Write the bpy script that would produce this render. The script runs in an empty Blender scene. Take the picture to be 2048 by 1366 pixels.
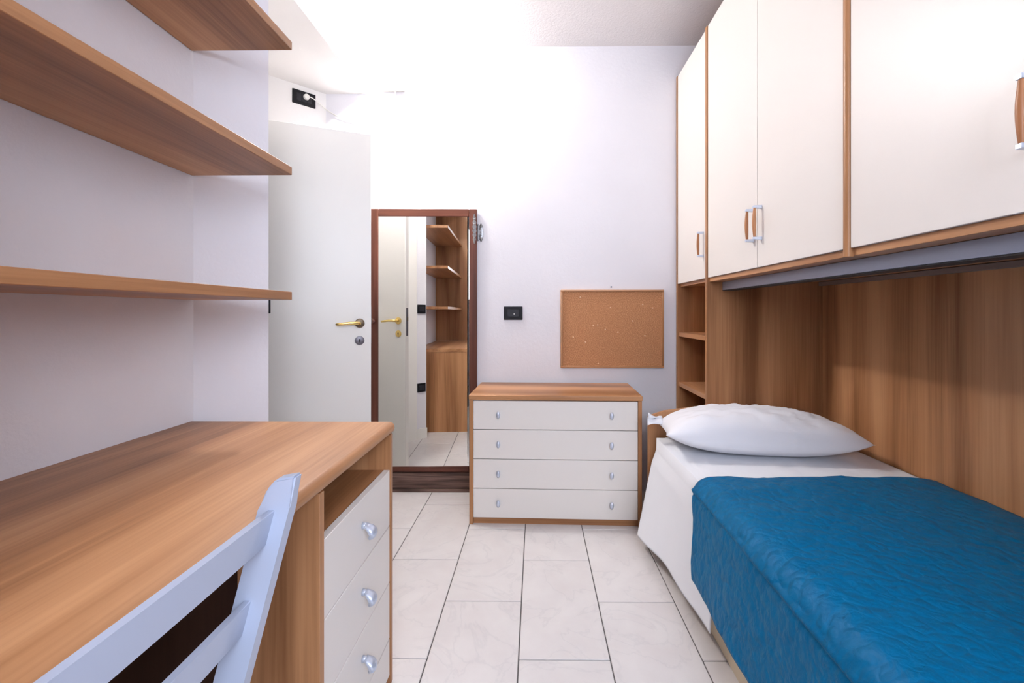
import bpy, bmesh, math, random
from mathutils import Vector, Matrix, noise
random.seed(7)
sc = bpy.context.scene
col = sc.collection
R = math.radians

# ------------------------------------------------------------------ camera
cam_d = bpy.data.cameras.new('camera')
cam = bpy.data.objects.new('camera', cam_d)
col.objects.link(cam)
cam.location = (0, 0, 1.13)
cam.rotation_euler = (R(90), 0, 0.011)
cam_d.sensor_width = 36
cam_d.lens = 36 * 910 / 2048
cam_d.shift_x = -38 / 2048
cam_d.shift_y = -56 / 2048
cam_d.clip_start = 0.02
sc.camera = cam

# ------------------------------------------------------------------ world, lights, exposure
w = bpy.data.worlds.new('world')
sc.world = w
w.use_nodes = True
bg = w.node_tree.nodes['Background']
bg.inputs[0].default_value = (0.75, 0.85, 1.0, 1)
bg.inputs[1].default_value = 1.0
sc.view_settings.view_transform = 'Standard'
sc.view_settings.look = 'None'
sc.view_settings.gamma = 1
sc.view_settings.use_curve_mapping = False
sc.view_settings.exposure = 0.90

def area_light(name, loc, rot, sx, sy, power, color):
    l = bpy.data.lights.new(name, 'AREA')
    l.shape = 'RECTANGLE'; l.size = sx; l.size_y = sy
    l.energy = power; l.color = color
    o = bpy.data.objects.new(name, l); col.objects.link(o)
    o.location = loc; o.rotation_euler = rot
    return o
WIN = (-0.05, 1.30, 1.30, 2.50)     # x0 x1 z0 z1 of the window behind the camera
area_light('window_daylight', ((WIN[0]+WIN[1])/2, -1.43, (WIN[2]+WIN[3])/2), (R(90), 0, 0),
           WIN[1]-WIN[0]-.08, WIN[3]-WIN[2]-.08, 40, (0.78, 0.86, 1.0))
LAMP = Vector((-0.965, 2.64, 2.67))
LAMP_POWER = 78

# ------------------------------------------------------------------ materials
def new_mat(name):
    m = bpy.data.materials.new(name); m.use_nodes = True
    nt = m.node_tree
    return m, nt, nt.nodes['Principled BSDF']

def simple(name, c, rough=.5, metal=0., spec=.5, sheen=0., coat=0.):
    m, nt, b = new_mat(name)
    b.inputs['Base Color'].default_value = (*c, 1)
    b.inputs['Roughness'].default_value = rough
    b.inputs['Metallic'].default_value = metal
    b.inputs['Specular IOR Level'].default_value = spec
    b.inputs['Sheen Weight'].default_value = sheen
    b.inputs['Coat Weight'].default_value = coat
    return m

def ramp(nt, stops):
    r = nt.nodes.new('ShaderNodeValToRGB')
    e = r.color_ramp.elements
    while len(e) < len(stops): e.new(.5)
    for k, (p, c) in enumerate(stops):
        e[k].position = p; e[k].color = (*c, 1)
    return r

def wood(name, axis, cols, streak=7.0, rough=.38, seed=0., bump=.04):
    m, nt, b = new_mat(name)
    N, L = nt.nodes, nt.links
    tc = N.new('ShaderNodeTexCoord')
    mp = N.new('ShaderNodeMapping')
    s = [1., 1., 1.]; s[axis] = .055
    mp.inputs['Scale'].default_value = s
    mp.inputs['Location'].default_value = (seed, seed*1.7, seed*.6)
    L.new(tc.outputs['Object'], mp.inputs[0])
    n1 = N.new('ShaderNodeTexNoise'); n1.inputs['Scale'].default_value = streak
    n1.inputs['Detail'].default_value = 3; n1.inputs['Distortion'].default_value = .35
    L.new(mp.outputs[0], n1.inputs[0])
    mp2 = N.new('ShaderNodeMapping')
    s2 = [1., 1., 1.]; s2[axis] = .022
    mp2.inputs['Scale'].default_value = s2
    L.new(tc.outputs['Object'], mp2.inputs[0])
    n2 = N.new('ShaderNodeTexNoise'); n2.inputs['Scale'].default_value = 140
    n2.inputs['Detail'].default_value = 4
    L.new(mp2.outputs[0], n2.inputs[0])
    mx = N.new('ShaderNodeMath'); mx.operation = 'MULTIPLY_ADD'
    mx.inputs[1].default_value = .24
    L.new(n2.outputs[0], mx.inputs[0]); L.new(n1.outputs[0], mx.inputs[2])
    r = ramp(nt, [(.44, cols[0]), (.61, cols[1]), (.80, cols[2])])
    L.new(mx.outputs[0], r.inputs[0])
    L.new(r.outputs[0], b.inputs['Base Color'])
    b.inputs['Roughness'].default_value = rough
    b.inputs['Specular IOR Level'].default_value = .32
    bp = N.new('ShaderNodeBump'); bp.inputs['Strength'].default_value = bump
    bp.inputs['Distance'].default_value = .002
    L.new(n2.outputs[0], bp.inputs['Height']); L.new(bp.outputs[0], b.inputs['Normal'])
    return m

OAK = [(.225, .095, .038), (.42, .200, .088), (.58, .305, .148)]
M = {}
for ax, nm in ((0, 'x'), (1, 'y'), (2, 'z')):
    M['wood_'+nm] = wood('pear_wood_'+nm, ax, OAK)
DK = [(.075, .024, .014), (.125, .040, .025), (.19, .066, .040)]
for ax, nm in ((0, 'x'), (2, 'z')):
    M['dark_'+nm] = wood('mahogany_'+nm, ax, DK, streak=22, rough=.35)
M['plinth'] = wood('dark_grained_board', 0, [(.04, .022, .018), (.10, .055, .042), (.20, .12, .095)], streak=60, rough=.6, bump=.3)

def plaster(name, c, bump=.25, scale=55, rough=.85):
    m, nt, b = new_mat(name)
    N, L = nt.nodes, nt.links
    tc = N.new('ShaderNodeTexCoord')
    n = N.new('ShaderNodeTexNoise'); n.inputs['Scale'].default_value = scale
    n.inputs['Detail'].default_value = 5; n.inputs['Roughness'].default_value = .6
    L.new(tc.outputs['Object'], n.inputs[0])
    n2 = N.new('ShaderNodeTexNoise'); n2.inputs['Scale'].default_value = 3
    n2.inputs['Detail'].default_value = 3
    L.new(tc.outputs['Object'], n2.inputs[0])
    r = ramp(nt, [(.3, tuple(v*.965 for v in c)), (.7, c)])
    L.new(n2.outputs[0], r.inputs[0]); L.new(r.outputs[0], b.inputs['Base Color'])
    bp = N.new('ShaderNodeBump'); bp.inputs['Strength'].default_value = bump
    bp.inputs['Distance'].default_value = .004
    L.new(n.outputs[0], bp.inputs['Height']); L.new(bp.outputs[0], b.inputs['Normal'])
    b.inputs['Roughness'].default_value = rough
    return m
M['wall'] = plaster('wall_plaster', (.795, .78, .825))
M['wall_warm'] = plaster('wall_plaster_niche', (.85, .83, .82), bump=.1)
M['ceil'] = plaster('ceiling_stucco', (.78, .745, .75), bump=.7, scale=90)
M['cream'] = simple('cream_laminate', (.81, .765, .72), .38)
M['cream_edge'] = simple('cream_edge', (.62, .58, .56), .5)
M['door_white'] = simple('door_white_lacquer', (.82, .80, .765), .35)
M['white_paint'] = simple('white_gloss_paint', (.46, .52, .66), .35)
M['black'] = simple('black_plastic', (.006, .006, .009), .5, spec=.25)
M['black2'] = simple('dark_grey_plastic', (.022, .022, .028), .45, spec=.3)
M['white_pl'] = simple('white_plastic', (.82, .80, .76), .4)
M['silver'] = simple('satin_silver', (.62, .68, .80), .32, metal=.6)
M['pewter'] = simple('pewter', (.28, .28, .29), .35, metal=.8)
M['brass'] = simple('polished_brass', (.82, .60, .22), .18, metal=1)
M['bronze'] = simple('aged_bronze', (.16, .12, .08), .4, metal=.8)
M['steel'] = simple('grey_steel', (.16, .15, .17), .4, metal=.7)
M['rail'] = simple('blue_grey_metal', (.38, .42, .53), .4, metal=.2)
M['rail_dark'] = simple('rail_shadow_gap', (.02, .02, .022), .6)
M['pull_wood'] = wood('pull_wood', 2, [(.30, .12, .05), (.42, .18, .08), (.50, .24, .11)], streak=30)
M['grout'] = simple('grey_grout', (.12, .11, .108), .9)
M['sheet'] = plaster('white_cotton', (.87, .88, .92), bump=.08, scale=22, rough=.9)
M['pillow'] = plaster('white_pillow_cotton', (.87, .875, .92), bump=.10, scale=16, rough=.9)
M['mirror'] = simple('mirror_glass', (.90, .91, .89), .0, metal=1)
M['dark_back'] = wood('dark_back_board', 2, [(.032, .015, .010), (.048, .022, .015), (.062, .030, .020)])  # near-black tones paint the shade inside the desk kneehole
M['pin'] = simple('pin_pale', (.74, .50, .33), .3)
M['dark_in'] = simple('dark_gap', (.012, .010, .010), .8)

def tile_mat():
    m, nt, b = new_mat('marbled_floor_tile')
    N, L = nt.nodes, nt.links
    tc = N.new('ShaderNodeTexCoord'); oi = N.new('ShaderNodeObjectInfo')
    ad = N.new('ShaderNodeVectorMath'); ad.operation = 'MULTIPLY_ADD'
    cb = N.new('ShaderNodeCombineXYZ')
    L.new(oi.outputs['Random'], cb.inputs[0]); L.new(oi.outputs['Random'], cb.inputs[1])
    ad.inputs[1].default_value = (37, 61, 1)
    L.new(cb.outputs[0], ad.inputs[0]); L.new(tc.outputs['Object'], ad.inputs[2])
    n = N.new('ShaderNodeTexNoise'); n.inputs['Scale'].default_value = 3.0
    n.inputs['Detail'].default_value = 8; n.inputs['Distortion'].default_value = 1.6
    L.new(ad.outputs[0], n.inputs[0])
    r = ramp(nt, [(.36, (.72, .68, .665)), (.48, (.73, .695, .68)), (.50, (.68, .65, .64)), (.52, (.73, .695, .68)), (.70, (.75, .715, .70))])
    L.new(n.outputs[0], r.inputs[0])
    n2 = N.new('ShaderNodeTexNoise'); n2.inputs['Scale'].default_value = 9
    n2.inputs['Detail'].default_value = 5
    L.new(ad.outputs[0], n2.inputs[0])
    r2 = ramp(nt, [(.35, (.95, .94, .945)), (.65, (1, 1, 1))])
    L.new(n2.outputs[0], r2.inputs[0])
    mx = N.new('ShaderNodeMix'); mx.data_type = 'RGBA'; mx.blend_type = 'MULTIPLY'
    mx.inputs[0].default_value = 1
    L.new(r.outputs[0], mx.inputs[6]); L.new(r2.outputs[0], mx.inputs[7])
    L.new(mx.outputs[2], b.inputs['Base Color'])
    b.inputs['Roughness'].default_value = .30
    b.inputs['Specular IOR Level'].default_value = .4
    return m
M['tile'] = tile_mat()

def cork_mat():
    m, nt, b = new_mat('cork')
    N, L = nt.nodes, nt.links
    tc = N.new('ShaderNodeTexCoord')
    n = N.new('ShaderNodeTexNoise'); n.inputs['Scale'].default_value = 170
    n.inputs['Detail'].default_value = 4
    L.new(tc.outputs['Object'], n.inputs[0])
    r = ramp(nt, [(.33, (.37, .165, .070)), (.55, (.52, .245, .115)), (.72, (.64, .34, .17))])
    L.new(n.outputs[0], r.inputs[0]); L.new(r.outputs[0], b.inputs['Base Color'])
    b.inputs['Roughness'].default_value = .9
    bp = N.new('ShaderNodeBump'); bp.inputs['Strength'].default_value = .4
    bp.inputs['Distance'].default_value = .002
    L.new(n.outputs[0], bp.inputs['Height']); L.new(bp.outputs[0], b.inputs['Normal'])
    return m
M['cork'] = cork_mat()

def quilt_mat():
    m, nt, b = new_mat('teal_quilted_satin')
    N, L = nt.nodes, nt.links
    uv = N.new('ShaderNodeTexCoord')
    nd = N.new('ShaderNodeTexNoise'); nd.inputs['Scale'].default_value = 14
    nd.inputs['Detail'].default_value = 2
    L.new(uv.outputs['UV'], nd.inputs[0])
    vm = N.new('ShaderNodeVectorMath'); vm.operation = 'MULTIPLY_ADD'
    vm.inputs[1].default_value = (.06, .06, 0)
    L.new(nd.outputs['Color'], vm.inputs[0]); L.new(uv.outputs['UV'], vm.inputs[2])
    v = N.new('ShaderNodeTexVoronoi'); v.feature = 'SMOOTH_F1'; v.inputs['Smoothness'].default_value = .35
    v.inputs['Scale'].default_value = 34
    v.inputs['Randomness'].default_value = .8
    L.new(vm.outputs[0], v.inputs[0])
    r = ramp(nt, [(0, (1, 1, 1)), (.30, (.88, .88, .88)), (.55, (.5, .5, .5)), (.8, (0, 0, 0))])
    L.new(v.outputs['Distance'], r.inputs[0])
    n2 = N.new('ShaderNodeTexNoise'); n2.inputs['Scale'].default_value = 38
    n2.inputs['Detail'].default_value = 3; n2.inputs['Distortion'].default_value = 1.2
    L.new(uv.outputs['UV'], n2.inputs[0])
    ma = N.new('ShaderNodeMath'); ma.operation = 'MULTIPLY_ADD'; ma.inputs[1].default_value = .9
    L.new(n2.outputs[0], ma.inputs[0]); L.new(r.outputs[0], ma.inputs[2])
    bp = N.new('ShaderNodeBump'); bp.inputs['Strength'].default_value = .55
    bp.inputs['Distance'].default_value = .007
    L.new(ma.outputs[0], bp.inputs['Height']); L.new(bp.outputs[0], b.inputs['Normal'])
    b.inputs['Base Color'].default_value = (.0, .118, .270, 1)
    b.inputs['Roughness'].default_value = .45
    b.inputs['Specular IOR Level'].default_value = .10
    b.inputs['Sheen Weight'].default_value = .0
    b.inputs['Sheen Tint'].default_value = (.2, .6, 1, 1)
    return m
M['quilt'] = quilt_mat()

def emit(name, c, s):
    m, nt, b = new_mat(name)
    b.inputs['Base Color'].default_value = (*c, 1)
    b.inputs['Emission Color'].default_value = (*c, 1)
    b.inputs['Emission Strength'].default_value = s
    return m
M['bulb'] = emit('glowing_bulb', (1, .97, .93), 12)

# ------------------------------------------------------------------ object helpers
def tag(o, label=None, cat=None, group=None, kind=None):
    if label: o['label'] = label
    if cat: o['category'] = cat
    if group: o['group'] = group
    if kind: o['kind'] = kind
    return o

def thing(name, loc, label, cat, group=None, rz=0.):
    o = bpy.data.objects.new(name, None); col.objects.link(o)
    o.location = loc; o.rotation_euler = (0, 0, rz); o.empty_display_size = .05
    o['base'] = list(loc)
    return tag(o, label, cat, group)

def origin_of(p):
    """unrotated base point of a thing or part chain"""
    v = Vector((0, 0, 0))
    while p is not None:
        v += Vector(p.location); p = p.parent
    return v

def obj(name, bm, mat, parent=None, smooth=False, origin=None):
    """vertices are given in unrotated world coordinates; the object's origin is
    the parent's base point unless given"""
    base = origin_of(parent)
    org = Vector(origin) if origin is not None else base
    bmesh.ops.translate(bm, verts=bm.verts, vec=-org)
    bmesh.ops.recalc_face_normals(bm, faces=bm.faces)
    me = bpy.data.meshes.new(name); bm.to_mesh(me); bm.free()
    mats = mat if isinstance(mat, (list, tuple)) else [mat]
    for m in mats: me.materials.append(m)
    if smooth:
        for p in me.polygons: p.use_smooth = True
        if smooth != 'all':
            me.set_sharp_from_angle(angle=R(38))
    o = bpy.data.objects.new(name, me); col.objects.link(o)
    if parent is not None:
        o.parent = parent
    o.location = org - base
    return o

def add_box(bm, x0, x1, y0, y1, z0, z1, bev=0., seg=2):
    r = bmesh.ops.create_cube(bm, size=1)
    vs = r['verts']
    bmesh.ops.scale(bm, verts=vs, vec=(x1-x0, y1-y0, z1-z0))
    bmesh.ops.translate(bm, verts=vs, vec=((x0+x1)/2, (y0+y1)/2, (z0+z1)/2))
    if bev:
        es = list({e for v in vs for e in v.link_edges})
        bmesh.ops.bevel(bm, geom=es, offset=bev, segments=seg, profile=.5, affect='EDGES')
    return bm

def box(name, x0, x1, y0, y1, z0, z1, mat, parent=None, bev=0., seg=2, origin=None):
    bm = add_box(bmesh.new(), x0, x1, y0, y1, z0, z1, bev, seg)
    return obj(name, bm, mat, parent, smooth=bool(bev), origin=origin)

def add_prism(bm, pts, z0, z1):
    """vertical prism over a polygon in plan"""
    lo = [bm.verts.new((x, y, z0)) for x, y in pts]
    hi = [bm.verts.new((x, y, z1)) for x, y in pts]
    n = len(pts)
    bm.faces.new(lo[::-1]); bm.faces.new(hi)
    for i in range(n):
        bm.faces.new((lo[i], lo[(i+1) % n], hi[(i+1) % n], hi[i]))
    return bm

def add_tube(bm, pts, rad, n=10, cap=True):
    """tube along pts; rad number, list, or list of (ra, rb)"""
    pts = [Vector(p) for p in pts]
    rings = []
    up = Vector((0, 0, 1))
    prev = None
    for i, p in enumerate(pts):
        t = (pts[min(i+1, len(pts)-1)] - pts[max(i-1, 0)]).normalized()
        if prev is None:
            a = t.cross(up)
            if a.length < .1: a = t.cross(Vector((1, 0, 0)))
        else:
            a = prev - t*prev.dot(t)
        a.normalize(); prev = a
        b_ = t.cross(a)
        r = rad[i] if isinstance(rad, (list, tuple)) else rad
        ra, rb = r if isinstance(r, (list, tuple)) else (r, r)
        rings.append([bm.verts.new(p + a*ra*math.cos(2*math.pi*k/n) + b_*rb*math.sin(2*math.pi*k/n)) for k in range(n)])
    for i in range(len(rings)-1):
        for k in range(n):
            bm.faces.new((rings[i][k], rings[i][(k+1) % n], rings[i+1][(k+1) % n], rings[i+1][k]))
    if cap:
        bm.faces.new(rings[0][::-1]); bm.faces.new(rings[-1])
    return bm

def add_disc(bm, c, axis, rad, depth, n=24):
    """cylinder from c along axis"""
    c = Vector(c); ax = Vector(axis).normalized()
    return add_tube(bm, [c, c+ax*depth*.8, c+ax*depth], [rad, rad, rad*.86], n)

def struct(o):
    o['kind'] = 'structure'
    return o

# ------------------------------------------------------------------ the room
XL, XR, YB, YR, ZC = -1.072, 1.505, 2.90, -1.40, 2.83
YA = 1.412
XP, YP = -0.930, 1.572          # corner of the pier beside the desk
XH = -2.70                       # outer side of the hallway behind the door
sub = struct(box('floor', XH, XR+.10, YR-.10, YB+.10, -.08, -.004, M['grout']))
# floor tiles, 30 x 60 cm, running bond
tm = bmesh.new()
add_box(tm, -.148, .148, -.298, .298, -.012, 0, .0015, 1)
tile_me = bpy.data.meshes.new('tile'); tm.to_mesh(tile_me); tm.free()
tile_me.materials.append(M['tile'])
k0 = -6
for k in range(k0, 6):
    xa = -.057 + .30*k; xb = xa + .30
    xa2, xb2 = max(xa, -1.84), min(xb, XR)
    if xb2 - xa2 < .02: continue
    off = 2.386 if k % 2 else 2.086     # joint line of this column
    for j in range(-7, 3):
        ya = off + .60*j; yb = ya + .60
        ya2, yb2 = max(ya, YR), min(yb, YB)
        if yb2 - ya2 < .02: continue
        t = bpy.data.objects.new('tile', tile_me); col.objects.link(t)
        t.parent = sub
        t.location = ((xa2+xb2)/2, (ya2+yb2)/2, 0)
        t.scale = ((xb2-xa2-.004)/.296, (yb2-ya2-.004)/.596, 1)

struct(box('ceiling', XH, XR+.10, YR-.10, YB+.10, ZC, ZC+.10, M['ceil']))
struct(box('wall_back', XH, XR+.10, YB, YB+.10, -.004, ZC, M['wall']))
struct(box('wall_right', XR, XR+.10, YR, YB, -.004, ZC, M['wall']))
# left wall: slab + the pier that closes the desk alcove
struct(box('wall_left', XL-.12, XL, YR, YA, -.004, ZC, M['wall']))
struct(box('wall_hall', XH-.1, XH, YR-.10, YB+.10, -.004, ZC, M['wall']))
# window wall behind the camera with its opening
bm = bmesh.new()
add_box(bm, XH, WIN[0], YR-.10, YR, -.004, ZC)
add_box(bm, WIN[1], XR+.10, YR-.10, YR, -.004, ZC)
add_box(bm, WIN[0], WIN[1], YR-.10, YR, -.004, WIN[2])
add_box(bm, WIN[0], WIN[1], YR-.10, YR, WIN[3], ZC)
struct(obj('wall_rear', bm, M['wall']))
bm = bmesh.new()
fw = .05
add_box(bm, WIN[0], WIN[0]+fw, YR-.02, YR+.02, WIN[2], WIN[3])
add_box(bm, WIN[1]-fw, WIN[1], YR-.02, YR+.02, WIN[2], WIN[3])
add_box(bm, WIN[0]+fw, WIN[1]-fw, YR-.02, YR+.02, WIN[2], WIN[2]+fw)
add_box(bm, WIN[0]+fw, WIN[1]-fw, YR-.02, YR+.02, WIN[3]-fw, WIN[3])
mx = (WIN[0]+WIN[1])/2
add_box(bm, mx-.03, mx+.03, YR-.02, YR+.02, WIN[2]+fw, WIN[3]-fw)
struct(obj('window_1', bm, M['white_pl']))

# 45 degree doorway wall running back-left from the pier
SQ = math.sqrt(.5)
def dw(s, n=0.):
    """point on the doorway wall: s along it from the pier corner, n out into the entry niche"""
    return (XP - s*SQ + n*SQ, YP + s*SQ + n*SQ)
S0, S1, SE, DH = .195, .885, 1.2235, 2.10       # opening from, to, end of wall, height
TH = -.12
bm = bmesh.new()
add_prism(bm, [(XL, YA), dw(0), dw(S0), dw(S0, TH), (XL-.12, YP+.06), (XL-.12, YA)], -.004, ZC)
struct(obj('wall_pier', bm, M['wall']))
bm = bmesh.new()
add_prism(bm, [dw(S1), dw(SE), dw(SE, TH), dw(S1, TH)], -.004, ZC)
add_prism(bm, [dw(S0), dw(S1), dw(S1, TH), dw(S0, TH)], DH+.03, ZC)
struct(obj('wall_doorway', bm, M['wall_warm']))
# 45 degree wall that carries the high socket
cA = dw(SE); cB = (-1.345, YB)
n45 = (-SQ*.1, SQ*.1)
bm = bmesh.new()
add_prism(bm, [cA, cB, (cB[0]-.14, cB[1]), (cA[0]-.14, cA[1])], -.004, ZC)
struct(obj('wall_niche', bm, M['wall_warm']))
# lowered ceiling over the entry niche
bm = bmesh.new()
XS = -1.083
add_prism(bm, [(XS, YB), (XS, YP+.1535), (-2.2, YP+.1535), (-2.2, YB)], 2.535, ZC)
struct(obj('ceiling_niche', bm, M['wall_warm']))
# jambs and casing (trim)
def slab(name, s0, s1, n0, n1, z0, z1, mat=None):
    bm = bmesh.new()
    add_prism(bm, [dw(s0, n0), dw(s1, n0), dw(s1, n1), dw(s0, n1)], z0, z1)
    return struct(obj(name, bm, mat or M['door_white']))
tr = slab('trim_1', S0-.085, S0-.001, .0, .014, 0, DH+.11)
slab('trim_2', S0-.022, S0+.012, TH-.005, .018, 0, DH+.02)
slab('trim_3', S1-.012, S1+.09, .0, .014, 0, DH+.11)
slab('trim_4', S0-.001, S1-.012, .0, .014, DH+.02, DH+.11)
bm = bmesh.new()
add_prism(bm, [dw(S0+.012, -.05), dw(S0+.012, -.02), dw(S0+.0145, -.02), dw(S0+.0145, -.05)], .95, 1.15)
obj('strike_plate', bm, M['steel'], tr)
slab('baseboard_pier', .0, S0-.087, .0, .014, 0, .09)

# ------------------------------------------------------------------ entrance door (open)
hinge = dw(S1-.02, .03)
ang = R(23.5)
door = thing('door_1', (hinge[0], hinge[1], 0), 'open cream white flush door leaf beside the mirror', None, rz=ang)
door['kind'] = 'structure'
del door['base']
hx, hy = hinge
DWD = .675
box('door_panel', hx, hx+DWD, hy-.02, hy+.02, .008, DH, M['door_white'], door, .002, 1)
bm = bmesh.new(); add_box(bm, hx+DWD, hx+DWD+.0015, hy-.011, hy+.011, .97, 1.17)
obj('lock_plate', bm, M['steel'], door)
bm = bmesh.new(); add_box(bm, hx+DWD+.0015, hx+DWD+.007, hy-.007, hy+.007, 1.075, 1.105, .002, 1)
obj('latch_bolt', bm, M['bronze'], door)
kx = hx+DWD-.058
for s, hm, rm in ((-1, 'brass', 'bronze'), (1, 'brass', 'brass')):
    y = hy + s*.02
    bm = bmesh.new(); add_disc(bm, (kx, y, 1.078), (0, s, 0), .025, .009)
    hr = obj('handle_rosette', bm, M[rm], door, True)
    bm = bmesh.new()
    add_tube(bm, [(kx, y+s*.007, 1.078), (kx, y+s*.03, 1.078), (kx-.004, y+s*.042, 1.078), (kx-.016, y+s*.048, 1.079),
                  (kx-.05, y+s*.049, 1.079), (kx-.09, y+s*.046, 1.075), (kx-.112, y+s*.045, 1.073), (kx-.118, y+s*.044, 1.075)],
             [.009, .009, .009, .0088, .0082, .0078, .007, .004], 12)
    lv = obj('door_handle', bm, M[hm], door, True)
    lv['label'] = 'brass lever handle'
    bm = bmesh.new(); add_disc(bm, (kx, y, .985), (0, s, 0), .024, .006)
    kp = obj('keyhole_plate', bm, M['steel'] if s < 0 else M['brass'], door, True)
    bm = bmesh.new()
    add_disc(bm, (kx, y+s*.0061, .989), (0, s, 0), .0048, .0006, 12)
    add_box(bm, kx-.0022, kx+.0022, min(y+s*.0061, y+s*.0067), max(y+s*.0061, y+s*.0067), .975, .989)
    obj('keyhole', bm, M['dark_in'], kp)

# ------------------------------------------------------------------ mirror door in the back wall
MX0, MX1 = -1.045, -.374
MY = YB - .006
PHI = R(1.6)
mir = thing('mirror_door', (MX1, MY, .13), 'tall narrow mirror in a dark reddish wood frame, hinged ajar on the back wall', 'mirror', rz=PHI)
f0, f1 = .050, .052
zb, zt = .132, 1.79
y0, y1 = MY-.022, MY
def frame_piece(x0, x1, z0, z1, mat):
    return box('frame_stile' if z1-z0 > 1 else 'frame_rail', x0, x1, y0, y1, z0, z1, mat, mir, .003, 1)
frame_piece(MX0, MX0+f0, zb, zt, M['dark_z'])
frame_piece(MX1-f0, MX1, zb, zt, M['dark_z'])
frame_piece(MX0+f0+.0005, MX1-f0-.0005, zt-.048, zt, M['dark_x'])
frame_piece(MX0+f0+.0005, MX1-f0-.0005, zb, zb+.032, M['dark_x'])
box('mirror_glass', MX0+f0+.0005, MX1-f0-.0005, y0+.004, y1-.004, zb+.033, zt-.0485, M['mirror'], mir)
# bevelled strip down the right side of the glass
bm = bmesh.new()
gx1 = MX1-f0-.001; gx0 = gx1-.011
for (xa, ya), (xb, yb) in [((gx0, y0+.0038), (gx1, y0+.0012))]:
    v = [bm.verts.new((xa, ya, zb+.034)), bm.verts.new((xb, yb, zb+.034)), bm.verts.new((xb, yb, zt-.049)), bm.verts.new((xa, ya, zt-.049))]
    u = [bm.verts.new((xa, y1-.005, zb+.034)), bm.verts.new((xb, y1-.005, zb+.034)), bm.verts.new((xb, y1-.005, zt-.049)), bm.verts.new((xa, y1-.005, zt-.049))]
    bm.faces.new(v); bm.faces.new(u[::-1])
    for i in range(4): bm.faces.new((v[i], v[(i+1) % 4], u[(i+1) % 4], u[i]))
obj('glass_bevel', bm, M['mirror'], mir)
bm = bmesh.new()
kxx = MX0+.020
add_tube(bm, [(kxx, y0, 1.082), (kxx, y0-.012, 1.082), (kxx, y0-.018, 1.082), (kxx, y0-.028, 1.082), (kxx, y0-.032, 1.082)], [.008, .008, .017, .016, .006], 16)
kb = obj('knob', bm, M['dark_x'], mir, True)
kb['label'] = 'small dark turned wooden knob'

def ornate_leaf(bm, cx, y, cz, hw, hh):
    """flat pierced leaf of an ornamental hinge"""
    n = 14
    pr = []
    for i in range(n+1):
        t = -1 + 2*i/n
        wv = hw*(.55 + .45*math.cos(t*math.pi*.5)) * (1 + .22*math.cos(i*math.pi)) * (1 if abs(t) < .9 else .35)
        pr.append((cz + t*hh, wv))
    L = [bm.verts.new((cx-wv, y, z)) for z, wv in pr]
    Rr = [bm.verts.new((cx+wv, y, z)) for z, wv in pr]
    C = [bm.verts.new((cx, y-.004, z)) for z, wv in pr]
    Lb = [bm.verts.new((cx-wv, y+.0035, z)) for z, wv in pr]
    Rb = [bm.verts.new((cx+wv, y+.0035, z)) for z, wv in pr]
    for i in range(n):
        bm.faces.new((L[i], C[i], C[i+1], L[i+1])); bm.faces.new((C[i], Rr[i], Rr[i+1], C[i+1]))
        bm.faces.new((L[i], L[i+1], Lb[i+1], Lb[i])); bm.faces.new((Rr[i+1], Rr[i], Rb[i], Rb[i+1]))
        bm.faces.new((Lb[i], Lb[i+1], Rb[i+1], Rb[i]))
    bm.faces.new((L[0], Lb[0], Rb[0], Rr[0], C[0])); bm.faces.new((L[-1], C[-1], Rr[-1], Rb[-1], Lb[-1]))
    for t in (-.62, -.3, 0, .3, .62):
        add_tube(bm, [(cx, y-.003, cz+t*hh), (cx, y-.007, cz+t*hh), (cx, y-.009, cz+t*hh)], [.0045, .0045, .002], 8)
bm = bmesh.new(); ornate_leaf(bm, MX1-.016, y0-.004, 1.665, .011, .094)
obj('hinge_leaf', bm, M['pewter'], mir, True)
hg = thing('ornamental_hinge', (MX1+.024, YB-.0005, 1.625), 'small pewter ornamental hinge leaf on the wall right of the mirror', 'hinge')
bm = bmesh.new(); ornate_leaf(bm, MX1+.024, YB-.0040, 1.645, .013, .058)
obj('hinge_plate', bm, M['pewter'], hg, True)
bm = bmesh.new()
add_tube(bm, [(MX1+.006, YB-.012, 1.600), (MX1+.006, YB-.012, 1.690)], [.0045, .0045], 10)
for z in (1.597, 1.693):
    add_tube(bm, [(MX1+.006, YB-.012, z-.006), (MX1+.006, YB-.012, z), (MX1+.006, YB-.012, z+.006)], [.002, .0065, .002], 10)
add_box(bm, MX1+.006, MX1+.022, YB-.0095, YB-.006, 1.63, 1.66)
obj('hinge_pin', bm, M['pewter'], hg, True)
# plinth under the mirror door
pl = thing('wooden_plinth', (-.71, YB-.016, 0), 'dark brown grained wooden plinth board on the floor under the mirror', 'plinth')
box('board', MX0+.0, MX1-.0, YB-.026, YB-.001, .022, .122, M['plinth'], pl, .002, 1)
box('lip', MX0+.0, MX1-.0, YB-.034, YB-.001, 0.0, .0215, M['plinth'], pl, .003, 1)
box('cap', MX0+.0, MX1-.0, YB-.018, YB-.001, .1225, .129, M['dark_x'], pl)

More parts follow.
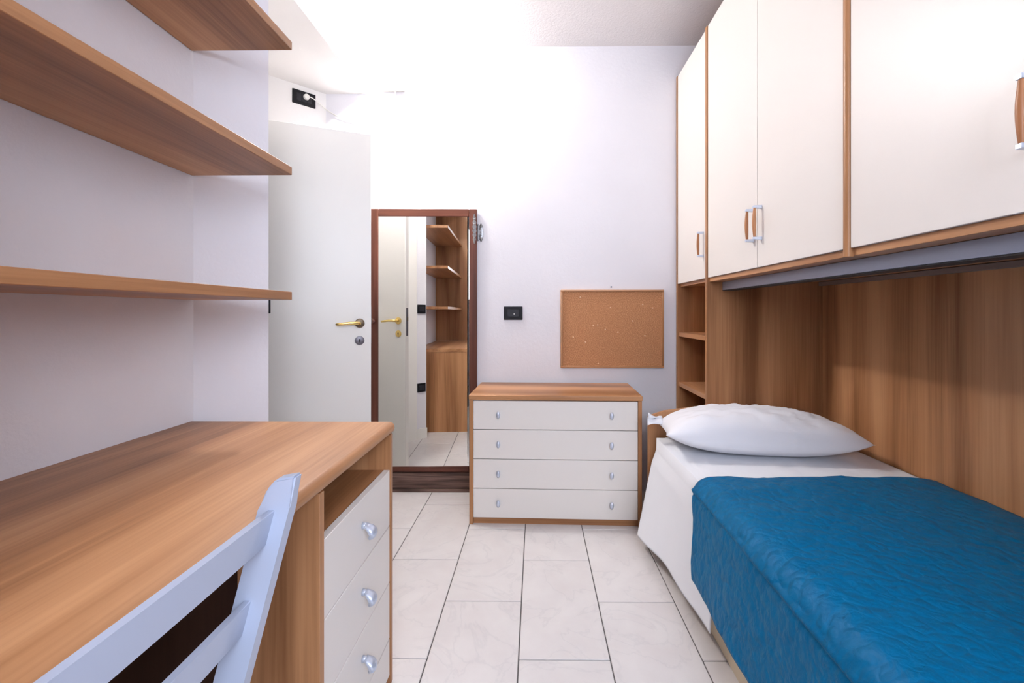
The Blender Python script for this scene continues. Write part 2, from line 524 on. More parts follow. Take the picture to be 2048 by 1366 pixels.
# ------------------------------------------------------------------ switch plates
def plate_on_back(name, x0, x1, z0, z1, label):
    t = thing(name, ((x0+x1)/2, YB, (z0+z1)/2), label, 'switch')
    box('cover_plate', x0, x1, YB-.009, YB, z0, z1, M['black'], t, .002, 1)
    cxp = (x0+x1)/2; hw = (x1-x0)*.31; zc = (z0+z1)/2; hh = (z1-z0)*.28
    box('rocker', cxp-hw, cxp+hw, YB-.013, YB-.0092, zc-hh, zc+hh, M['black2'], t, .0015, 1)
    bm = bmesh.new(); add_disc(bm, (cxp+.006, YB-.0130, zc-.006), (0, -1, 0), .0038, .001, 12)
    d = obj('indicator', bm, M['white_pl'], t); d['label'] = 'small white dot'
    return t
plate_on_back('light_switch', -.205, -.085, 1.090, 1.175, 'black rectangular switch plate with a white dot on the back wall left of the corkboard')

def plate_rot(name, c, yaw, wdt, hgt, label, cat, ncells, parts='module'):
    """plate on a 45 degree wall: local -Y is the outward normal"""
    t = thing(name, c, label, cat, rz=yaw)
    x, y, z = c
    box('cover_plate', x-wdt/2, x+wdt/2, y-.010, y, z-hgt/2, z+hgt/2, M['black'], t, .002, 1)
    cw = wdt*.66/ncells
    for k in range(ncells):
        xa = x - wdt*.33 + cw*k
        box(parts, xa+.001, xa+cw-.001, y-.013, y-.0102, z-hgt*.28, z+hgt*.28, M['black2'], t, .001, 1)
    return t
# high socket with a plug, on the niche wall (outward normal (+1,-1))
ncx, ncy = -1.345-.095, YB-.095
sock = plate_rot('wall_socket', (ncx+.0005, ncy-.0005, 2.375+.085), R(45), .135, .085, 'black wall socket high above the open door, white plug in it', 'socket', 3)
# switches on the pier wall, seen edge-on and in the mirror (outward normal (+1,+1))
p1 = dw(.055, .0003); plate_rot('light_switch', (p1[0], p1[1], 1.17), R(135), .085, .08, 'black switch plate on the pier wall near the door, upper of two in the mirror', 'switch', 1, 'rocker')
p2 = dw(.055, .0003); plate_rot('wall_socket', (p2[0], p2[1], .46), R(135), .085, .08, 'black socket plate low on the pier wall, lower of two in the mirror', 'socket', 2)
# plug + cable to the lamp
pz = 2.467
sx, sy = ncx+.006, ncy+.006
def off(px, py, n): return (px + n*SQ, py - n*SQ)
plg = thing('power_plug', (*off(sx, sy, .0135), pz), 'round white plug in the high black socket', 'plug')
bm = bmesh.new()
a = off(sx, sy, .0135)
pts = [(*off(sx, sy, d), pz) for d in (.0135, .020, .034, .040)]
add_tube(bm, pts, [.015, .018, .016, .008], 16)
obj('plug_body', bm, M['white_pl'], plg, True)
LP = (-.905, YB-.004)     # lamp back plate centre
bm = bmesh.new()
ctr = [(*off(sx, sy, .038), pz), (*off(sx+.02, sy+.02, .042), pz-.004), (*off(sx+.06, sy+.055, .03), pz-.02), (-1.33, 2.878, 2.425), (-1.26, 2.888, 2.385),
       (-1.17, 2.892, 2.352), (-1.07, 2.892, 2.337), (-.98, 2.892, 2.340), (-.93, 2.890, 2.375), (-.90, 2.885, 2.43), (-.893, 2.875, 2.50), (-.89, 2.87, 2.543)]
sm = []
for i in range(len(ctr)-1):
    p0 = Vector(ctr[max(i-1, 0)]); pa = Vector(ctr[i]); pb = Vector(ctr[i+1]); p3 = Vector(ctr[min(i+2, len(ctr)-1)])
    for k in range(5):
        t = k/5
        sm.append(.5*((2*pa) + (-p0+pb)*t + (2*p0-5*pa+4*pb-p3)*t*t + (-p0+3*pa-3*pb+p3)*t**3))
sm.append(Vector(ctr[-1]))
add_tube(bm, sm, .0032, 8)
tag(obj('power_cable', bm, M['white_pl'], None, True), 'thin white cable sagging from the high socket to the white wall box', 'cable')

# white box on the wall beside the lamp; the cable ends in it
jb = thing('junction_box', (-.915, YB, 2.545), 'white box high on the back wall right of the glowing lamp, pale shadow under it', 'electrical box')
box('box_body', -.995, -.836, YB-.105, YB, 2.545, 2.655, M['white_pl'], jb, .004, 2)
box('box_cover', -.990, -.841, YB-.112, YB-.1055, 2.550, 2.650, M['white_pl'], jb, .003, 2)
# wall lamp
lm = thing('wall_lamp', (XS, 2.64, 2.67), 'glowing bulb lamp on a short arm below the ceiling, in the bright corner', 'lamp')
bm = bmesh.new(); add_disc(bm, (XS+.0005, 2.64, 2.67), (1, 0, 0), .035, .012, 20)
obj('back_plate', bm, M['white_pl'], lm, True)
bm = bmesh.new(); add_tube(bm, [(XS+.0125, 2.64, 2.67), (XS+.05, 2.64, 2.67), (XS+.051, 2.64, 2.67), (XS+.085, 2.64, 2.67)], [.007, .007, .016, .018], 12)
obj('arm', bm, M['white_pl'], lm, True)
bm = bmesh.new()
bmesh.ops.create_uvsphere(bm, u_segments=20, v_segments=12, radius=.032)
bmesh.ops.translate(bm, verts=bm.verts, vec=LAMP)
obj('bulb', bm, M['bulb'], lm, True)
pd = bpy.data.lights.new('lamp_light', 'POINT'); pd.energy = LAMP_POWER; pd.color = (1, .965, .92); pd.shadow_soft_size = .045
po = bpy.data.objects.new('lamp_light', pd); col.objects.link(po); po.parent = lm
po.location = LAMP - Vector(lm.location)
for o in list(lm.children):
    if o.name.startswith('bulb'): o.visible_shadow = True

# ------------------------------------------------------------------ wall shelves over the desk
YN = .185    # near end of shelves (against the tall end panel)
shelf_lab = ['wooden wall shelf just above the horizon of the desk, lowest of the three', 'long wooden wall shelf, middle of the three above the desk',
             'highest wooden wall shelf in view above the desk', 'wooden wall shelf above the frame, seen only as the topmost one in the mirror']
for (z, lab) in zip((1.172, 1.559, 1.947, 2.335), ['lowest wooden wall shelf over the desk, nearly edge-on at eye height', shelf_lab[1], shelf_lab[2], shelf_lab[3]]):
    o = box('wall_shelf', XL+.001, -.757, YN+.001, YA-.008, z, z+.0255, M['wood_y'], None, .0012, 1, origin=(-.91, .8, z))
    tag(o, lab, 'shelf', 'wooden wall shelves over the desk')
tp = thing('end_panel', (-.89, .17, .797), 'tall wooden end panel of the shelving, seen in the mirror behind the shelves', 'panel')
box('panel_board', XL+.001, -.45, YN-.024, YN, .797, 2.6, M['wood_z'], tp)

# ------------------------------------------------------------------ desk
DZ = .795; DX = -.437; DY = YA-.010
desk = thing('desk', (-.75, .8, 0), 'wooden desk with cream drawers along the left wall', 'desk')
YD0 = .06
bm = bmesh.new()
# top with a half-round front edge
prof = [(XL+.001, DZ-.034), (DX-.012, DZ-.034)]
for i in range(9):
    a = -math.pi/2 + math.pi*i/8
    prof.append((DX-.014+.014*math.cos(a), DZ-.017+.017*math.sin(a)))
prof += [(XL+.001, DZ)]
A = [bm.verts.new((x, YD0, z)) for x, z in prof]; B = [bm.verts.new((x, DY, z)) for x, z in prof]
bm.faces.new(A); bm.faces.new(B[::-1])
for i in range(len(prof)):
    j = (i+1) % len(prof); bm.faces.new((A[i], A[j], B[j], B[i]))
obj('desktop', bm, M['wood_y'], desk, True)
zt_ = DZ-.0345
box('side_panel', XL+.002, DX-.005, DY-.022, DY-.002, .0, zt_, M['wood_z'], desk, .001, 1)        # far end
box('side_panel', -.612, DX-.005, .925, .945, .0, zt_, M['wood_z'], desk, .001, 1)
box('back_panel', XL+.021, -.6125, .930, .945, .0, zt_, M['dark_back'], desk)               # added board beside the drawers, kneehole shade put into its dark colour
box('side_panel', XL+.002, DX-.005, YD0+.02, YD0+.04, .0, zt_, M['wood_z'], desk, .001, 1)
box('back_panel', XL+.003, XL+.02, YD0+.041, DY-.023, .05, zt_, M['wood_y'], desk)
box('shelf_board', XL+.03, DX-.028, .9455, DY-.0225, .640, .654, M['wood_y'], desk)
box('kickboard', XL+.4, DX-.03, .9455, DY-.0225, .0, .028, M['wood_y'], desk)

def cup_knob(x, y, z, parent, name='knob'):
    """half-moon pull: arched nose that stands off a drawer facing +X"""
    bm = bmesh.new()
    pts = []; rad = []
    for i in range(9):
        a = i/8
        th = math.pi*(.08+.92*a)
        pts.append((x + .003 + .024*math.sin(th*.78), y + .0 , z + .016 - .036*a))
        rad.append((.006 + .0115*math.sin(math.pi*min(1, a*.9+.1)), .0045+.0065*math.sin(math.pi*a)))
    add_tube(bm, pts, rad, 12)
    add_tube(bm, [(x, y, z+.013), (x+.012, y, z+.013)], [.009, .007], 10)
    return obj(name, bm, M['silver'], parent, 'all')
zs = [.656, .485, .314, .143, .030]
for i in range(4):
    zh, zl = zs[i], zs[i+1]
    d = box('drawer', DX-.026, DX-.008, .947, DY-.024, zl+.002, zh-.0015, M['cream'], desk, .001, 1)
    cup_knob(DX-.0083, 1.163, (.5*(zh+zl) if i < 3 else zh-.055)+.002, d)
# drawer box body so the carcass is not hollow
box('drawer_box', XL+.06, DX-.0265, .9457, DY-.0227, .030, .639, M['wood_y'], desk)

# ------------------------------------------------------------------ chest of drawers
CX0, CX1, CYF, CYB, CZ = -.358, .560, 2.425, 2.868, .695
ch = thing('chest_of_drawers', (CX1, CYF, 0), 'low wooden chest of four wide cream drawers against the back wall', 'chest of drawers')
box('top', CX0-.003, CX1+.003, CYF-.012, CYB, CZ-.028, CZ, M['wood_x'], ch, .006, 3)
box('side_panel', CX0, CX0+.020, CYF-.004, CYB-.004, 0, CZ-.0285, M['wood_z'], ch, .001, 1)
box('side_panel', CX1-.020, CX1, CYF-.004, CYB-.004, 0, CZ-.0285, M['wood_z'], ch, .001, 1)
box('back_panel', CX0+.0205, CX1-.0205, CYB-.012, CYB-.005, .02, CZ-.029, M['wood_x'], ch)
box('kickboard', CX0+.0205, CX1-.0205, CYF+.012, CYF+.028, 0.0, .034, M['wood_x'], ch)
box('carcass', CX0+.0205, CX1-.0205, CYF+.020, CYB-.0125, .036, CZ-.0295, M['dark_in'], ch)
def oval_knob(x, y, z, parent):
    bm = bmesh.new()
    n = 16
    prev = None
    rings = []
    for (d, s) in ((0, .55), (.006, .5), (.010, .85), (.017, 1.0), (.022, .8), (.025, .35)):
        rings.append([bm.verts.new((x + .0105*s*math.cos(2*math.pi*k/n), y-d, z + .0195*s*math.sin(2*math.pi*k/n))) for k in range(n)])
    for i in range(len(rings)-1):
        for k in range(n): bm.faces.new((rings[i][k], rings[i][(k+1) % n], rings[i+1][(k+1) % n], rings[i+1][k]))
    bm.faces.new(rings[0]); bm.faces.new(rings[-1])
    return obj('knob', bm, M['silver'], parent, 'all')
czs = [.664, .508, .350, .192, .034]
for i in range(4):
    d = box('drawer', CX0+.0215, CX1-.0215, CYF, CYF+.018, czs[i+1]+.0015, czs[i]-.0015, M['cream'], ch, .001, 1)
    zc = (czs[i]+czs[i+1])/2+.003
    oval_knob(CX0+.157, CYF, zc, d); oval_knob(CX1-.160, CYF, zc, d)
ch.rotation_euler = (0, 0, -R(1.7))
ch.location = (CX1, CYF-.012, 0)

# ------------------------------------------------------------------ corkboard and pins
BX0, BX1, BZ0, BZ1 = .1560, .808, .786, 1.281
cb = thing('corkboard', ((BX0+BX1)/2, YB, BZ0), 'cork pin board in a thin light wood frame on the back wall', 'pin board')
box('cork_sheet', BX0+.01, BX1-.01, YB-.012, YB-.001, BZ0+.01, BZ1-.01, M['cork'], cb)
fw = .0125
box('frame_rail', BX0, BX1, YB-.021, YB, BZ1-fw, BZ1, M['wood_x'], cb, .002, 1)
box('frame_rail', BX0, BX1, YB-.021, YB, BZ0, BZ0+fw, M['wood_x'], cb, .002, 1)
box('frame_stile', BX0, BX0+fw, YB-.021, YB, BZ0+fw+.0003, BZ1-fw-.0003, M['wood_z'], cb, .002, 1)
box('frame_stile', BX1-fw, BX1, YB-.021, YB, BZ0+fw+.0003, BZ1-fw-.0003, M['wood_z'], cb, .002, 1)
bm = bmesh.new()
hxx = (BX0+BX1)/2-.006
add_tube(bm, [(hxx, YB, BZ1+.017), (hxx, YB-.012, BZ1+.017), (hxx, YB-.016, BZ1+.017)], [.002, .002, .006], 10)
tag(obj('nail', bm, M['steel'], None, True), 'small dark nail head in the wall above the corkboard', 'nail')
pins = [(818, 280, 'pin near the top left corner of the corkboard'), (1125, 385, 'pin in the upper middle of the corkboard'),
        (1452, 355, 'pin at the upper right of the corkboard, left one of the two there'), (1553, 390, 'pin nearest the right frame of the corkboard, upper right'),
        (1347, 522, 'pin in the right half of the corkboard, halfway up'), (950, 568, 'left pin of the close pair left of the middle of the corkboard'),
        (995, 562, 'right pin of the close pair left of the middle of the corkboard'), (1072, 608, 'pin just right of and below the close pair on the corkboard'),
        (1202, 636, 'pin just right of the middle of the corkboard'), (1475, 672, 'lowest pin on the right side of the corkboard'),
        (747, 686, 'pin nearest the left frame of the corkboard, lower left'), (871, 738, 'pin in the lower left part of the corkboard, beneath the close pair'),
        (1000, 955, 'pin on the bottom edge of the corkboard, just above the frame')]
pb = bmesh.new()
add_tube(pb, [(0, 0, 0), (0, -.006, 0), (0, -.010, 0), (0, -.016, 0), (0, -.018, 0)], [.0012, .0012, .0030, .0042, .0022], 10)
pin_me = bpy.data.meshes.new('push_pin'); pb.to_mesh(pin_me); pb.free(); pin_me.materials.append(M['pin'])
for x, y, lab in pins:
    px, py = 1000+x*.1953, 540+y*.1953
    o = bpy.data.objects.new('push_pin', pin_me); col.objects.link(o)
    o.location = (((px-1062)/910-.011)*(YB-.012), YB-.0115, 1.13-(py-627)/910*(YB-.012))
    tag(o, 'pale push ' + lab, 'pin', 'push pins in the corkboard')

# ------------------------------------------------------------------ wardrobe units
WX = .892; WZ0, WZ1 = 1.316, 2.625
WXB = XR-.004
def pull(x, y, z, parent):
    """wood bar between two silver brackets on a door facing -X"""
    L = .062
    s = -1
    for zz, e in ((z-L, -1), (z+L, 1)):
        bm = bmesh.new()
        pl_ = [(x, zz-.0075), (x, zz+.0075), (x-.003, zz+.0045), (x-.022, zz+.0045-(.002 if e > 0 else -.002)), (x-.022, zz-e*.0085),
               (x-.033, zz-e*.0085), (x-.034, zz+e*.0045), (x-.030, zz+e*.0060), (x-.003, zz-.0045)]
        pl_ = [(x, zz-.0075), (x, zz+.0075), (x-.003, zz+.0050), (x-.033, zz+.0050), (x-.033, zz-.0050), (x-.003, zz-.0050)]
        A = [bm.verts.new((px, y-.006, pz_)) for px, pz_ in pl_]; B = [bm.verts.new((px, y+.006, pz_)) for px, pz_ in pl_]
        bm.faces.new(A); bm.faces.new(B[::-1])
        for i in range(6): bm.faces.new((A[i], A[(i+1) % 6], B[(i+1) % 6], B[i]))
        bmesh.ops.bevel(bm, geom=list(bm.edges), offset=.0009, segments=1, affect='EDGES')
        o = obj('handle_bracket', bm, M['silver'], parent, True)
        o['label'] = 'silver bracket'
    bm = bmesh.new()
    n = 9
    pts = [(x-.027-.002*math.sin(math.pi*i/(n-1)), y, z-L+.0052+(2*L-.0104)*i/(n-1)) for i in range(n)]
    add_tube(bm, pts, [(.0048+.003*math.sin(math.pi*i/(n-1)), .0048+.0025*math.sin(math.pi*i/(n-1))) for i in range(n)], 10)
    g = obj('handle_bar', bm, M['pull_wood'], parent, True)
    g['label'] = 'curved wooden handle bar'
    return o
DT = .018
def wdoor(y0, y1, parent, z0=WZ0, z1=WZ1-.004):
    return box('door', WX, WX+DT, y0+.0012, y1-.0012, z0, z1, M['cream'], parent, .0008, 1)
HZ = 1.490
# tall corner unit: door above, open shelves below
YT0, YT1 = 2.395, 2.893
tu = thing('shelf_cabinet', ((WX+WXB)/2, 2.64, 0), 'tall narrow corner cabinet with cream door above open wooden shelves', 'cabinet')
box('side_panel', WX-.004, WXB, YT1-.020, YT1, 0, WZ1, M['wood_z'], tu, .001, 1)
box('side_panel', WX-.006, WXB, YT0-.022, YT0, 0, WZ1+.0, M['wood_z'], tu, .0015, 1)
box('back_panel', WXB-.010, WXB-.001, YT0+.0003, YT1-.0203, .02, WZ1-.02, M['wood_z'], tu)
box('top_panel', WX+DT+.001, WXB-.0105, YT0+.0003, YT1-.0203, WZ1-.022, WZ1-.002, M['wood_y'], tu)
box('bottom_panel', WX+DT+.001, WXB-.0105, YT0+.0003, YT1-.0203, WZ0-.018, WZ0+.001, M['wood_y'], tu)
for z in (1.012, .700, .36, .06):
    box('shelf_board', WX+.006, WXB-.0105, YT0+.0003, YT1-.0203, z-.026, z, M['wood_y'], tu, .001, 1)
d = wdoor(YT0, YT1-.020, tu); pull(WX, YT0+.040, HZ+.008, d)
# bridge unit with the pair of doors
YM0 = 1.325
bu = thing('bridge_cabinet', ((WX+WXB)/2, 1.85, WZ0-.03), 'overhead bridge cabinet with two cream doors, handles side by side, over the bed', 'cabinet', 'overhead cabinets above the bed')
box('bottom_panel', WX+.010, WXB, YM0-.011, YT0-.0225, WZ0-.022, WZ0-.0005, M['wood_y'], bu, .001, 1)
box('top_panel', WX+DT+.001, WXB, YM0-.011, YT0-.0225, WZ1-.022, WZ1-.002, M['wood_y'], bu)
box('back_panel', WXB-.010, WXB-.001, YM0-.011, YT0-.0225, WZ0, WZ1-.023, M['wood_z'], bu)
YJ = 1.845
d = wdoor(YJ, YT0-.024, bu); pull(WX, YJ+.030, HZ, d)
d = wdoor(YM0, YJ, bu); pull(WX, YJ-.034, HZ, d)
# near bridge unit
YN0 = .235
bn = thing('bridge_cabinet', ((WX+WXB)/2, .8, WZ0-.03), 'nearest overhead bridge cabinet, one big cream door, wooden handle at the picture edge', 'cabinet', 'overhead cabinets above the bed')
box('bottom_panel', WX+.010, WXB, YN0, YM0-.0115, WZ0-.022, WZ0-.0005, M['wood_y'], bn, .001, 1)
box('top_panel', WX+DT+.001, WXB, YN0, YM0-.0115, WZ1-.022, WZ1-.002, M['wood_y'], bn)
box('back_panel', WXB-.010, WXB-.001, YN0, YM0-.0115, WZ0, WZ1-.023, M['wood_z'], bn)
YJ2 = .765
d = wdoor(YJ2, YM0-.024, bn); pull(WX, YJ2+.055, HZ, d)
d = wdoor(YN0, YJ2, bn); pull(WX, YJ2-.055, HZ, d)
# half-round post between the bridge units
bm = bmesh.new()
pts = [(WX+.0095, YM0-.0005), (WX+.0095, YM0-.0235)]
for i in range(9):
    a = math.pi*i/8
    pts.append((WX-.001-.009*math.sin(a), YM0-.012-.0115*math.cos(a)))
add_prism(bm, pts, WZ0-.024, WZ1)
o = obj('post_strip', bm, M['wood_z'], None, True, origin=(WX, YM0-.012, WZ0))
tag(o, 'rounded vertical wooden strip between the two overhead cabinets', 'strip')
# bridge far-end support: tall side panel behind / near the camera
ep = thing('support_panel', ((WX+WXB)/2, YN0-.012, 0), 'tall wooden support panel at the near end of the overhead cabinets, outside the frame', 'panel')
box('panel_board', WX-.004, WXB, YN0-.024, YN0-.001, 0, WZ1, M['wood_z'], ep)

# blue grey metal beam under the bridge
rl = thing('metal_beam', (.995, 1.3, 1.25), 'blue-grey metal beam under the overhead cabinets', 'beam')
box('beam_body', .966, 1.030, YN0+.001, 2.371, 1.2515, 1.2935, M['rail'], rl, .003, 2)
box('beam_lip', .9675, 1.026, YN0+.001, 2.371, 1.2478, 1.2512, M['rail_dark'], rl)
box('beam_flange', 1.030, 1.110, YN0+.001, 2.371, 1.284, 1.2935, M['rail'], rl)
# wooden lining between bed and wall
bp_ = thing('back_board', (1.48, 1.3, 0), 'tall wooden wall lining behind the bed, below the overhead cabinets', 'panel')
XBK = 1.482
ys = [YN0+.001, 1.155, 2.3715]
for a, b_ in zip(ys[:-1], ys[1:]):
    box('lining_board', XBK, XR-.0045, a+.0006, b_-.0006, 0, WZ0-.024, M['wood_z'], bp_, .001, 1)
box('cleat', XBK-.02, XBK-.0005, YN0+.001, 2.371, WZ0-.044, WZ0-.024, simple('brown_grey_rail', (.22, .17, .15), .5), bp_, .001, 1)

# ------------------------------------------------------------------ bed
BY0, BY1 = .40, 2.335
bed = thing('bed', (1.03, 1.36, 0), 'single bed with wooden headboard and cream base against the wooden lining', 'bed')
bm = bmesh.new()
hp = [(.578, 0), (1.478, 0), (1.478, .60), (1.40, .628), (1.26, .646), (1.03, .652), (.80, .646), (.66, .628), (.578, .600)]
A = [bm.verts.new((x, 2.342, z)) for x, z in hp]; B = [bm.verts.new((x, 2.370, z)) for x, z in hp]
bm.faces.new(A); bm.faces.new(B[::-1])
for i in range(len(hp)):
    j = (i+1) % len(hp); bm.faces.new((A[i], A[j], B[j], B[i]))
bmesh.ops.bevel(bm, geom=list(bm.edges), offset=.003, segments=2, affect='EDGES')
obj('headboard', bm, M['wood_z'], bed, True)
box('side_rail', .594, .612, BY0+.02, 2.341, .215, .345, M['wood_y'], bed, .002, 1)
box('side_rail', 1.448, 1.470, BY0+.02, 2.341, .215, .295, M['wood_y'], bed, .002, 1)
box('footboard', .600, 1.470, BY0-.01, BY0+.0195, 0, .40, M['wood_x'], bed, .002, 1)
o = box('bed_base', .620, 1.446, BY0+.021, 2.336, .0, .29, simple('cream_base', (.66, .55, .40), .6), bed, .004, 2)
o['label'] = 'cream bed base'
MT = .497
bm = add_box(bmesh.new(), .625, 1.455, BY0+.03, 2.328, .297, MT-.004, .045, 5)
tag(obj('mattress', bm, M['sheet'], None, True, origin=(1.04, 1.36, .297)), 'white mattress on the bed, its corner bulging out below the pillow', 'mattress')

def cloth(name, ny, nx, fn, mat, label, cat, thick=.004):
    bm = bmesh.new()
    uvl = bm.loops.layers.uv.new('UVMap')
    G = []; U = {}
    for j in range(ny+1):
        row = []
        for i in range(nx+1):
            p, uv = fn(i/nx, j/ny)
            v = bm.verts.new(p); row.append(v); U[v] = uv
        G.append(row)
    for j in range(ny):
        for i in range(nx):
            f = bm.faces.new((G[j][i], G[j][i+1], G[j+1][i+1], G[j+1][i]))
            f.smooth = True
            for lp in f.loops: lp[uvl].uv = U[lp.vert]
    bm.normal_update()
    me = bpy.data.meshes.new(name)
    c = Vector((1.04, 1.3, .5))
    bmesh.ops.translate(bm, verts=bm.verts, vec=-c)
    bm.to_mesh(me); bm.free(); me.materials.append(mat)
    o = bpy.data.objects.new(name, me); col.objects.link(o); o.location = c
    s = o.modifiers.new('solid', 'SOLIDIFY'); s.thickness = thick; s.offset = 0
    return tag(o, label, cat)

def profile(a, L, r, xe, xl, zt):
    """cross-section of a cover: a metres from the hem, L hang, corner radius r,
    side at xe, right end xl, top height zt. returns x, z, hang fraction"""
    if a < L:
        return xe, zt - r - (L - a), 1 - a/L
    arc = r*math.pi/2
    if a < L + arc:
        t = (a-L)/r
        return xe + r - r*math.cos(t), zt - r + r*math.sin(t), 0
    x = xe + r + (a - L - arc)
    return x, zt, 0

def fbm(x, y, z=0): return noise.fractal(Vector((x, y, z)), 1., 2., 3)

def sheet_fn(u, v):
    L, r = .375, .058
    xe, xl, zt = .612, 1.472, MT+.004
    tot = L + r*math.pi/2 + (xl-xe-r)
    a = u*tot
    x, z, h = profile(a, L, r, xe, xl, zt)
    yn, yf = 1.52, 2.315
    y = yn + (yf-yn)*v
    if h > 0:
        fold = math.sin((y-1.5)*9.0)*.5 + math.sin((y-1.4)*17+1)*.25
        flare = (.030 + .078*v**1.6 + .012*fold*v)*h**1.0 + .010*min(1, h*6)
        x -= flare
        y -= h*(.02 + .085*v)
        # hem a little uneven, far corner hangs lower
        z -= h*(.022*v - .035*(1-v)*0 + .010*fold) - h*.012
        z = max(z, .03)
    else:
        z += .004*fbm(x*5, y*5, 3) + .0022*fbm(x*14, y*9, 7)
        if x > 1.36: z -= (x-1.36)**2*.6
        z = max(z, MT)
    return (x, y, z), (a, y)
cloth('bed_sheet', 60, 150, sheet_fn, M['sheet'], 'white bed sheet turned down over the bed and hanging to the floor beside the chest', 'sheet')

def quilt_fn(u, v):
    L, r = .267, .070
    xe, xl, zt = .584, 1.477, MT+.022
    tot = L + r*math.pi/2 + (xl-xe-r)
    a = u*tot
    x, z, h = profile(a, L, r, xe, xl, zt)
    yn, yf = .355, 1.705
    drop = max(0., (L + r*.9 - a))
    y = yn + (yf-yn)*v
    y -= drop*.30*v
    if 0 < a < L:
        x -= h*(.038 + .006*math.sin(y*6.1) + .004*math.sin(y*15+1)) 
        z += h*(.010*math.sin(y*5+.6))
    # scattered puffs and long packing creases
    n1 = fbm(a*9, y*9, 1)*.0035
    c1 = math.exp(-((a-(L+.015-.010*math.sin(y*3)))/.006)**2)*.006 - math.exp(-((a-(L+.002-.010*math.sin(y*3)))/.006)**2)*.005
    c2 = math.exp(-((a-(L+.30))/.008)**2)*.0015
    c3 = math.exp(-((a-(L+.60))/.008)**2)*.0015
    d = n1 + c1*1.0 + c2 + c3
    if a < L: x -= d
    elif a < L + r*math.pi/2:
        t = (a-L)/r; x -= d*math.cos(t); z += d*math.sin(t)
    else: z += d
    if x > 1.38: z -= (x-1.38)**2*1.2
    y += .006*math.sin(a*9)*v + .004*math.sin(a*31)*v
    return (min(x, 1.477), y, z), (a, y)
cloth('quilted_bedspread', 230, 190, quilt_fn, M['quilt'], 'teal blue quilted bedspread covering the bed', 'bedspread', .006)

# ------------------------------------------------------------------ pillow
def pillow():
    bm = bmesh.new()
    nu, nv = 72, 40
    W, D, T = .422, .225, .125
    top = {}; bot = {}
    for j in range(nv+1):
        for i in range(nu+1):
            u = -1 + 2*i/nu; v = -1 + 2*j/nv
            # edges bow inwards between the corners
            X = u*W*(1 - .055*(1-v*v)*u*u)*(1-.05*max(0, v))
            Y = v*D*(1 - .10*(1-u*u)*abs(v)) * (1 - .20*abs(u)**5)
            b_ = max(0, (1-abs(u)**2.8))**.66 * max(0, (1-abs(v)**2.8))**.5
            wr = .012*fbm(u*2.2, v*2.2, 5) + .008*fbm(u*6+v*3, v*5-u*3, 9) - .008*max(0, fbm(u*9, v*3-1, 4))*abs(v)
            edge = (1-abs(u)**6)*(1-abs(v)**6)
            zt_ = T*b_ + wr*edge*b_**.3
            zb_ = -T*.62*b_ 
            lift = .008*abs(u)**3
            top[i, j] = bm.verts.new((X, Y, zt_+lift))
            if i in (0, nu) or j in (0, nv): bot[i, j] = top[i, j]
            else: bot[i, j] = bm.verts.new((X, Y, zb_+lift))
    for j in range(nv):
        for i in range(nu):
            bm.faces.new((top[i, j], top[i+1, j], top[i+1, j+1], top[i, j+1]))
            f = (bot[i, j], bot[i, j+1], bot[i+1, j+1], bot[i+1, j])
            if len(set(f)) == 4:
                try: bm.faces.new(f)
                except ValueError: pass
    bmesh.ops.recalc_face_normals(bm, faces=bm.faces)
    me = bpy.data.meshes.new('pillow'); bm.to_mesh(me); bm.free(); me.materials.append(M['pillow'])
    for p in me.polygons: p.use_smooth = True
    o = bpy.data.objects.new('pillow', me); col.objects.link(o)
    return o
p = pillow()
p.location = (.995, 2.105, MT+.078)
p.rotation_euler = (R(-4), R(1.2), R(-5))
tag(p, 'plump white pillow at the head of the bed', 'pillow')
# loose open end of the pillow case
bm = bmesh.new()
rows = []
for i in range(9):
    t = i/8
    row = []
    for k in range(7):
        s = -1+2*k/6
        hgt = (.010+.020*t)*s
        row.append(bm.verts.new((-.385-.075*t, .10+.02*math.sin(s*2+t*2)-.03*t + .006*math.sin(k*2.3), .030+.006*t+hgt+.005*math.sin(t*5+s*2))))
    rows.append(row)
for i in range(8):
    for k in range(6): bm.faces.new((rows[i][k], rows[i+1][k], rows[i+1][k+1], rows[i][k+1]))
me = bpy.data.meshes.new('case_flap'); bm.to_mesh(me); bm.free(); me.materials.append(M['pillow'])
for q in me.polygons: q.use_smooth = True
fl = bpy.data.objects.new('case_flap', me); col.objects.link(fl); fl.parent = p
sd = fl.modifiers.new('solid', 'SOLIDIFY'); sd.thickness = .004

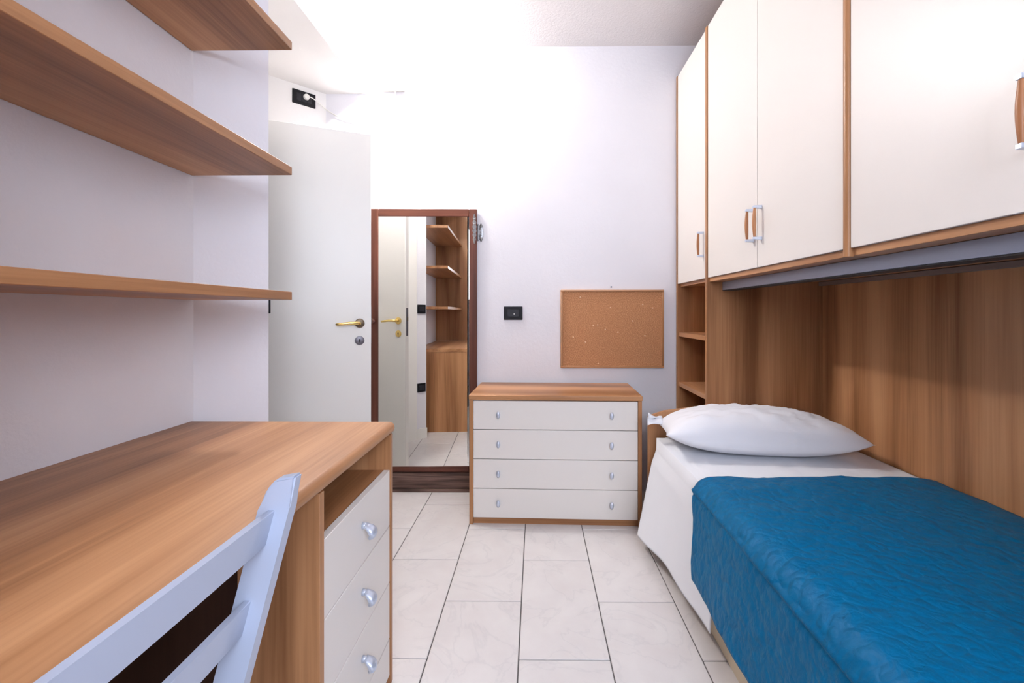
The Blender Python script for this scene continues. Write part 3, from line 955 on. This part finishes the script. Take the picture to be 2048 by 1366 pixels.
# ------------------------------------------------------------------ folding chair
chair = thing('folding_chair', (-.58, .48, 0), 'white painted slatted chair pushed up to the desk', 'chair')
CF, CN = .680, .275        # far / near post
def post(y):
    bm = bmesh.new()
    # side outline in XZ: lean back towards +X going up
    def cx(z): return -.376 - (.885-z)*.262
    pts = []
    for z in (0, .25, .45, .60, .75, .840): pts.append((cx(z)+.0225, z))
    right = pts + [(cx(.885)+.020, .889)]
    left = [(cx(.885)-.010, .884), (cx(.87)-.020, .868), (cx(.84)-.0245, .838)] + [(cx(z)-.0235, z) for z in (.75, .60, .45, .25, 0)]
    loop = right + left
    A = [bm.verts.new((x, y-.011, z)) for x, z in loop]; B = [bm.verts.new((x, y+.011, z)) for x, z in loop]
    bm.faces.new(A); bm.faces.new(B[::-1])
    n = len(loop)
    for i in range(n): bm.faces.new((A[i], A[(i+1) % n], B[(i+1) % n], B[i]))
    bmesh.ops.bevel(bm, geom=list(bm.edges), offset=.003, segments=2, affect='EDGES')
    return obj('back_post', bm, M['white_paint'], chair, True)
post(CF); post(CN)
def slat(z0, z1, bow=.014):
    bm = bmesh.new()
    n = 12
    rows = []
    for i in range(n+1):
        t = i/n
        y = CN+.0112 + (CF-CN-.0224)*t
        bx = bow*(1-(2*t-1)**2)
        row = []
        for z in (z0, z1):
            xc = -.376 - (.885-z)*.262 - .004 + bx
            row.append((xc-.0055, y, z)); row.append((xc+.0055, y, z))
        rows.append([bm.verts.new(row[k]) for k in (0, 1, 3, 2)])
    for i in range(n):
        for k in range(4): bm.faces.new((rows[i][k], rows[i][(k+1) % 4], rows[i+1][(k+1) % 4], rows[i+1][k]))
    bm.faces.new(rows[0]); bm.faces.new(rows[-1])
    es = [e for e in bm.edges if abs((e.verts[0].co-e.verts[1].co).y) > .01]
    bmesh.ops.bevel(bm, geom=es, offset=.0015, segments=1, affect='EDGES')
    return obj('back_slat', bm, M['white_paint'], chair, True)
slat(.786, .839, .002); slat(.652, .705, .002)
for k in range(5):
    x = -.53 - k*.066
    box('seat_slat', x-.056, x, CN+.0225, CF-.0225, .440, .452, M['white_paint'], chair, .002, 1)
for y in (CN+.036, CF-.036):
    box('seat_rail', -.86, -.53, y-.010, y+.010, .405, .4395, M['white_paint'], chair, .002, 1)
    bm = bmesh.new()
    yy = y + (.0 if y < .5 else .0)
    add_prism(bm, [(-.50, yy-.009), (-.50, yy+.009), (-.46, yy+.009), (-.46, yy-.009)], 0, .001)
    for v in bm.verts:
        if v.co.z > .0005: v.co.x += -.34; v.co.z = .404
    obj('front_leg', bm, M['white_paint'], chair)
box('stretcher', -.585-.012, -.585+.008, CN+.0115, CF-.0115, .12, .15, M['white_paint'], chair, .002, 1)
